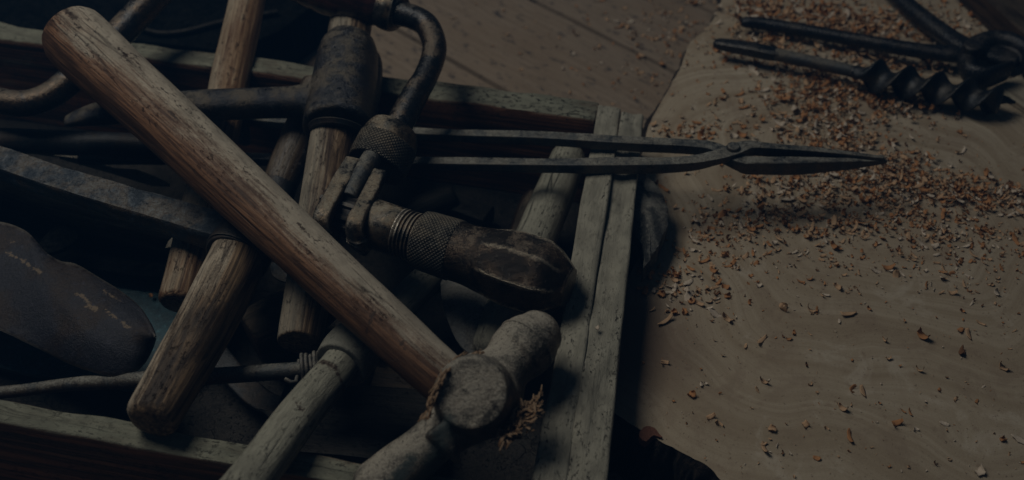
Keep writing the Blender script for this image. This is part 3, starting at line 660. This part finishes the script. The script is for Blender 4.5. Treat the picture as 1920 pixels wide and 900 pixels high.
mb = MB(); mb.plate(outline([(1197,814),(1207,801),(1222,800),(1232,810),(1243,820),(1226,817),(1212,827)], STUMP+.0012, 3, .0012), .006)
tag(mb.build('bark_chip', flake_mat('red_brown_bark', (.16,.07,.045))), 'small red-brown bark chip stuck on the lower left edge of the stump', 'bark chip')

# pincers
pc = thing('pincers', P(1820,90,STUMP), 'black iron pincers with open arms lying on the stump at the top right', 'pincers')
Z = STUMP
mb = MB(); pts, rad = path([(1394,42,Z+.010,9),(1402,42,Z+.011,11),(1440,46,Z+.011,12),(1567,68,Z+.013,13),(1667,86,Z+.015,14),(1740,97,Z+.016,16,14),(1790,100,Z+.017,22,15),(1822,92,Z+.017,26,15)])
mb.sweep(pts, rad, n=28, res=8, cap=.002); 
pts, rad = path([(1822,92,Z+.017,26,15),(1856,76,Z+.018,20,18),(1895,82,Z+.019,17,22),(1925,104,Z+.019,13,24),(1928,128,Z+.019,9,24)]); mb.sweep(pts, rad, n=28, res=8, cap=.002)
pts, rad = path([(1835,95,Z+.014,20,12),(1868,102,Z+.014,26,13),(1905,112,Z+.014,24,14)]); mb.sweep(pts, rad, n=28, res=6, cap=.003)
mb.build('lower_arm', M['black_iron'], pc, remesh=.0009, smooth_it=3)
mb = MB(); pts, rad = path([(1640,-50,Z+.012,15),(1690,0,Z+.014,16),(1740,42,Z+.016,17),(1790,76,Z+.019,20,15),(1820,92,Z+.021,25,14)]); mb.sweep(pts, rad, n=28, res=8, cap=.002)
pts, rad = path([(1820,92,Z+.020,25,14),(1812,118,Z+.019,17,18),(1820,138,Z+.018,14,22),(1848,146,Z+.018,12,24),(1890,132,Z+.018,8,24)]); mb.sweep(pts, rad, n=28, res=8, cap=.002)
mb.build('upper_arm', M['black_iron'], pc, remesh=.0009, smooth_it=3)
c = P(1824,86,Z+.030); mb = MB(); mb.sweep([c-Vector((0,0,.006)), c], [L(19,c), L(17,c)], n=28, res=3, up=(0,1,0), cap=.0015); mb.build('rivet', M['black_iron'], pc)

# auger bit
ag = thing('auger_bit', P(1620,140,STUMP), 'black spiral auger bit with grey shank lying on the stump in front of the pincers', 'auger bit')
pts, rad = path([(1341,80,Z+.015,7,6),(1352,83,Z+.015,11,9),(1400,91,Z+.016,13,11),(1440,99,Z+.016,13,11),(1462,103,Z+.016,11,10)]); mb = MB(); mb.sweep(pts, rad, n=20, res=6, exp=5, cap=.001); mb.build('tang', M['black_iron'], ag)
pts, rad = path([(1455,102,Z+.016,12),(1520,116,Z+.0165,12),(1575,128,Z+.017,12),(1602,135,Z+.017,11)]); mb = MB(); mb.sweep(pts, rad, n=24, res=6, cap=.001); mb.build('shank', M['auger_shank'], ag)
c0, c1 = P(1598,134,Z+.018), P(1872,188,Z+.016); T = (c1-c0).normalized(); B = T.cross(Vector((0,0,1))).normalized(); N = B.cross(T)
mb = MB(); n_ = 150; hp = [c0.lerp(c1, i/n_) for i in range(n_+1)]
rr = [(L(11+21*min(1, (i/n_)*7) - 7*max(0, i/n_-.85)*6, c0), L(11 + 1.5*min(1, (i/n_)*7), c0)) for i in range(n_+1)]
mb.sweep(hp, rr, n=44, res=1, cap=.002, exp=2.0, twist=-math.pi*4.85, roll=.5); mb.build('spiral', M['auger_black'], ag)
pts, rad = path([(1862,182,Z+.014,14),(1880,186,Z+.013,9),(1903,192,Z+.012,3)]); mb = MB(); mb.sweep(pts, rad, n=18, res=5, cap=.0005, rfun=lambda S, th: 1+.12*math.sin(th+S*3800)); mb.build('lead_screw', M['black_iron'], ag)
pts, rad = path([(1838,170,Z+.016,14,8),(1846,196,Z+.008,12,6),(1852,214,Z+.003,7,4)]); mb = MB(); mb.sweep(pts, rad, n=18, res=5, cap=.0005); mb.build('cutting_spur', M['black_iron'], ag)

# ---------------------------------------------------------------- shavings
def flake(seed, mi):
    r = random.Random(seed); ln = r.uniform(.8, 2.0); wd = r.uniform(.35, .85); curl = r.uniform(.6, 3.0) * (1 if r.random() < .8 else -.4); tw = r.uniform(-.6, .6)
    nu, nv = 7, 3; vs, fs = [], []
    for i in range(nu+1):
        u = i/nu-.5; a = u*curl*1.5; rad = ln/max(.3, abs(curl)*1.5)
        x = rad*math.sin(a) if abs(curl) > .3 else u*ln; z = rad*(1-math.cos(a))
        ww = wd*(1-.55*abs(2*u)**2)*r.uniform(.75, 1.1); sk = r.uniform(-.12, .12)
        for j in range(nv+1):
            v = j/nv-.5; vs.append((x+sk*v, v*ww + tw*u*.4, z + v*u*tw + r.uniform(-.02, .02)))
    for i in range(nu):
        for j in range(nv): k = i*(nv+1)+j; fs.append((k, k+1, k+nv+2, k+nv+1))
    zmin = min(v[2] for v in vs); vs = [(x, y, z-zmin) for x, y, z in vs]
    return vs, fs, mi
VAR = [flake(100+i, [0,1,1,1,2,2,0,1,2,2,1,3][i % 12]) for i in range(24)]
# thicken the flakes a little so they are real slivers
def thick(vs, fs, t=.05):
    n = len(vs); cnt = {}
    for f in fs:
        for a, b in zip(f, f[1:]+f[:1]): cnt[(a, b)] = 1
    v2 = vs + [(x, y, z+t) for x, y, z in vs]; f2 = [tuple(f) for f in fs] + [tuple(i+n for i in f[::-1]) for f in fs]
    for (a, b) in list(cnt):
        if (b, a) not in cnt: f2.append((b, a, a+n, b+n))
    return v2, f2
VAR = [(*thick(vs, fs), mi) for vs, fs, mi in VAR]
vmesh = []
for vs, fs, mi in VAR:
    me = bpy.data.meshes.new('wood_shaving'); me.from_pydata(vs, [], fs); me.materials.append(FLK[mi]); me.polygons.foreach_set('use_smooth', [True]*len(fs)); vmesh.append(me)
inside = [(p.x, p.y) for p in ring]
def in_stump(x, y):
    c = False; n = len(inside); j = n-1
    for i in range(n):
        xi, yi = inside[i]; xj, yj = inside[j]
        if (yi > y) != (yj > y) and x < (xj-xi)*(y-yi)/(yj-yi)+xi: c = not c
        j = i
    return c
rr = random.Random(11); SH = []
def blob(n, x0, y0, x1, y1, sx, sy, smin=4, smax=11, pile=.0):
    """n shavings spread about the photo line x0,y0 - x1,y1"""
    for _ in range(n):
        t = rr.random(); x = x0+(x1-x0)*t + rr.gauss(0, sx); y = y0+(y1-y0)*t + rr.gauss(0, sy)
        SH.append((x, y, rr.uniform(smin, smax) if rr.random() < .85 else rr.uniform(smax, smax*1.5), pile*rr.random()))
blob(420, 1370, 15, 1700, 50, 30, 20, pile=.004)
blob(200, 1500, 35, 1720, 75, 30, 14, pile=.005)
blob(260, 1390, 70, 1760, 130, 22, 12, pile=.005)
blob(60, 1760, 10, 1880, 60, 30, 16, 4, 8)
blob(110, 1345, 100, 1560, 140, 25, 10)
blob(460, 1520, 150, 1720, 205, 38, 20, pile=.005)
blob(420, 1500, 170, 1600, 275, 45, 22, pile=.004)
blob(260, 1600, 300, 1720, 345, 50, 22, pile=.006)
blob(330, 1700, 345, 1930, 385, 40, 17, pile=.005)
blob(480, 1430, 330, 1720, 370, 70, 34, pile=.003)
blob(240, 1400, 400, 1640, 440, 70, 26, pile=.002)
blob(170, 1650, 400, 1930, 460, 60, 26)
blob(90, 1250, 520, 1330, 540, 40, 28, 5, 13)
blob(60, 1260, 240, 1330, 250, 30, 8)
blob(40, 1250, 270, 1330, 400, 30, 30)
blob(50, 1280, 430, 1400, 480, 40, 25)
blob(60, 1370, 150, 1450, 250, 40, 40)
blob(130, 1180, 30, 1330, 90, 50, 40, 4, 9)
blob(40, 1120, 100, 1240, 180, 60, 30, 4, 8)
blob(25, 900, 20, 1200, 100, 60, 40, 3, 7)
blob(40, 1600, 220, 1850, 320, 80, 30, 4, 9)
blob(260, 1360, 350, 1920, 440, 60, 55, 3, 9)
blob(200, 1380, 10, 1900, 40, 40, 30, 4, 10)
blob(120, 1250, 430, 1600, 520, 60, 40, 3, 9)
blob(120, 1700, 440, 1930, 540, 60, 40, 4, 10)
blob(160, 1480, 120, 1560, 280, 60, 40, 3, 8)
for _ in range(1500):
    t_ = rr.random(); SH.append((rr.gauss(1560, 170), rr.gauss(270, 120), rr.uniform(1.6, 3.2), 0))
for _ in range(300): SH.append((rr.uniform(1230, 1930), rr.uniform(300, 900), rr.uniform(1.6, 3), 0))
for _ in range(160): SH.append((rr.uniform(1200, 1930), 470+430*rr.random()**1.5, rr.uniform(3, 9), 0))
BIG = [(1466,580,24),(1448,806,20),(1510,797,20),(1581,768,24),(1433,844,20),(1803,663,26),(1878,690,26),(1248,603,18),(1243,680,20),(1297,742,20),(1333,782,16),(1345,793,13),
       (1839,886,30),(1664,504,26),(1680,517,20),(1573,540,22),(1678,795,18),(1592,820,16),(1427,640,16),(1477,637,13),(1519,583,15),(1590,590,20),(1362,597,16),(1431,716,15),(1666,674,14),(1595,731,14),
       (1617,735,16),(1521,723,13),(1790,750,14),(1800,620,16),(1815,628,16),(1730,632,18),(1725,696,12),(1531,860,14),(1880,826,16),(1912,826,18),(1290,560,18),(1340,590,17),(1364,556,16),(1282,585,17),(1258,515,15),(1340,510,20),(1360,480,18),(1330,430,18),
       (1275,470,16),(1300,450,18),(1450,400,22),(1830,755,12),(1770,795,10),(1715,805,10),(1760,733,10),(1660,640,10)]
def visible_big(k): return (BIG[k][0], BIG[k][1], BIG[k][2], 0.0)
cands = [visible_big(k)+(True,) for k in range(len(BIG))] + [s+(False,) for s in SH]
placed = []
for (x, y, s, pz, big) in cands:
    z = STUMP; p = P(x, y, STUMP)
    if not in_stump(p.x, p.y):
        z = 0.0; p = P(x, y, 0)
        if in_stump(p.x, p.y): continue
        q = P(x, y, RIM)
        if p.y < P(1117, 190, RIM).y + .03 - (p.x*.1): continue
    elif (x < 1215 and y < 500) or x < 1168: continue
    ok = True
    placed.append((Vector((p.x, p.y, z+.0004+pz)), L(s, p)*1.15, s, rr.uniform(0, 6.283), rr.gauss(0, .35), rr.gauss(0, .35), rr.randrange(len(VAR))))
placed.sort(key=lambda q: -q[2])
HUE = {0: 'pale cream', 1: 'tan', 2: 'orange-brown', 3: 'dark brown'}
def spot(p):
    d_ = p - CP; k = F/d_.dot(FW); x, y = 960+d_.dot(RX)*k, 450-d_.dot(UP)*k
    if p.z < .02: return 'on the planks between the toolbox and the stump'
    if y < 75 and x < 1780: return 'in the drift above the long pincer arm'
    if x > 1760 and y < 100: return 'beyond the pincer joint near the dark timber'
    if y < 135 and x < 1600: return 'between the pincer arm and the auger shank'
    if y < 290: return ('below the auger spiral' if x > 1480 else 'above the tongs pivot')
    if y < 350: return ('just beyond the tips of the tongs' if x > 1640 else 'right under the closed tongs jaws')
    if y < 470: return ('in the right-edge drift level with the bark scrap' if x > 1700 else 'in the thin scatter below the tongs jaws')
    if x < 1400 and y < 650: return 'near the grey bark scrap'
    if x < 1400: return 'near the bark edge at the lower left of the stump'
    if y < 640: return ('in the open middle of the stump, right part' if x > 1650 else 'in the open middle of the stump, left part')
    return ('in the lower right corner of the stump' if x > 1650 else 'near the bottom edge, left of the lower right corner')
seen = {}
for i, (p, s, px, rz, ra, rb, v) in enumerate(placed[:290]):
    o = bpy.data.objects.new('wood_shaving', vmesh[v]); COL.objects.link(o); o.location = p; o.scale = (s, s, s); o.rotation_euler = (ra, rb, rz)
    lb = ('large ' if px > 16 else 'small ' if px < 11 else '') + HUE[VAR[v][2]] + (' curled' if v % 2 else '') + ' shaving ' + spot(p)
    tag(o, lb, 'wood shaving', 'wood shavings: ' + lb)
for nm, sel, lab in (('wood_shavings', lambda q: True, 'drifts of tiny tan and cream wood shavings covering the stump'),):
    me = bpy.data.meshes.new(nm); V, Fc, mi = [], [], []
    for (p, s, px, rz, ra, rb, v) in placed[290:]:
        mt_ = Matrix.Translation(p) @ Matrix.Rotation(rz, 4, 'Z') @ Matrix.Rotation(ra, 4, 'X') @ Matrix.Rotation(rb, 4, 'Y') @ Matrix.Scale(s, 4)
        b = len(V); V += [tuple(mt_ @ Vector(q)) for q in VAR[v][0]]; Fc += [tuple(k+b for k in f) for f in VAR[v][1]]; mi += [VAR[v][2]]*len(VAR[v][1])
    me.from_pydata(V, [], Fc)
    for m_ in FLK: me.materials.append(m_)
    me.polygons.foreach_set('material_index', mi); me.polygons.foreach_set('use_smooth', [True]*len(Fc))
    o = bpy.data.objects.new(nm, me); COL.objects.link(o); tag(o, lab, 'wood shavings', kind='stuff')
def chip_at(x, y, z, s, mi, label):
    o = bpy.data.objects.new('wood_shaving', vmesh[mi]); COL.objects.link(o); p = P(x, y, z); o.location = p; k = L(s, p); o.scale = (k,k,k); o.rotation_euler = (.2,.1,.5)
    tag(o, label, 'wood shaving')
chip_at(1119, 616, RIM+.003, 15, 0, 'single pale shaving lying on the end board of the toolbox')
chip_at(283, 554, .022, 13, 8, 'single cream shaving lying on the blue tin sheet in the box')

# ---------------------------------------------------------------- added blue veil that lifts the blacks
hm = bpy.data.materials.new('added_veil'); hm.use_nodes = True; nt = hm.node_tree; nt.nodes.remove(nt.nodes['Principled BSDF'])
pv = nt.nodes.new('ShaderNodeVolumePrincipled'); pv.inputs['Color'].default_value = (.10, .42, 1.0, 1); pv.inputs['Density'].default_value = .075
nt.links.new(pv.outputs[0], nt.nodes['Material Output'].inputs['Volume'])
mb = MB(); bm = bmesh.new(); bmesh.ops.create_cube(bm, size=1.0)
me = bpy.data.meshes.new('haze'); bm.to_mesh(me); bm.free(); me.materials.append(hm)
hz = bpy.data.objects.new('haze', me); COL.objects.link(hz); hz.scale = (5, 5, 3); hz.location = (0, 0, .25); tag(hz, 'faint added blue veil over the bench, lifting the blacks', 'haze', kind='stuff')
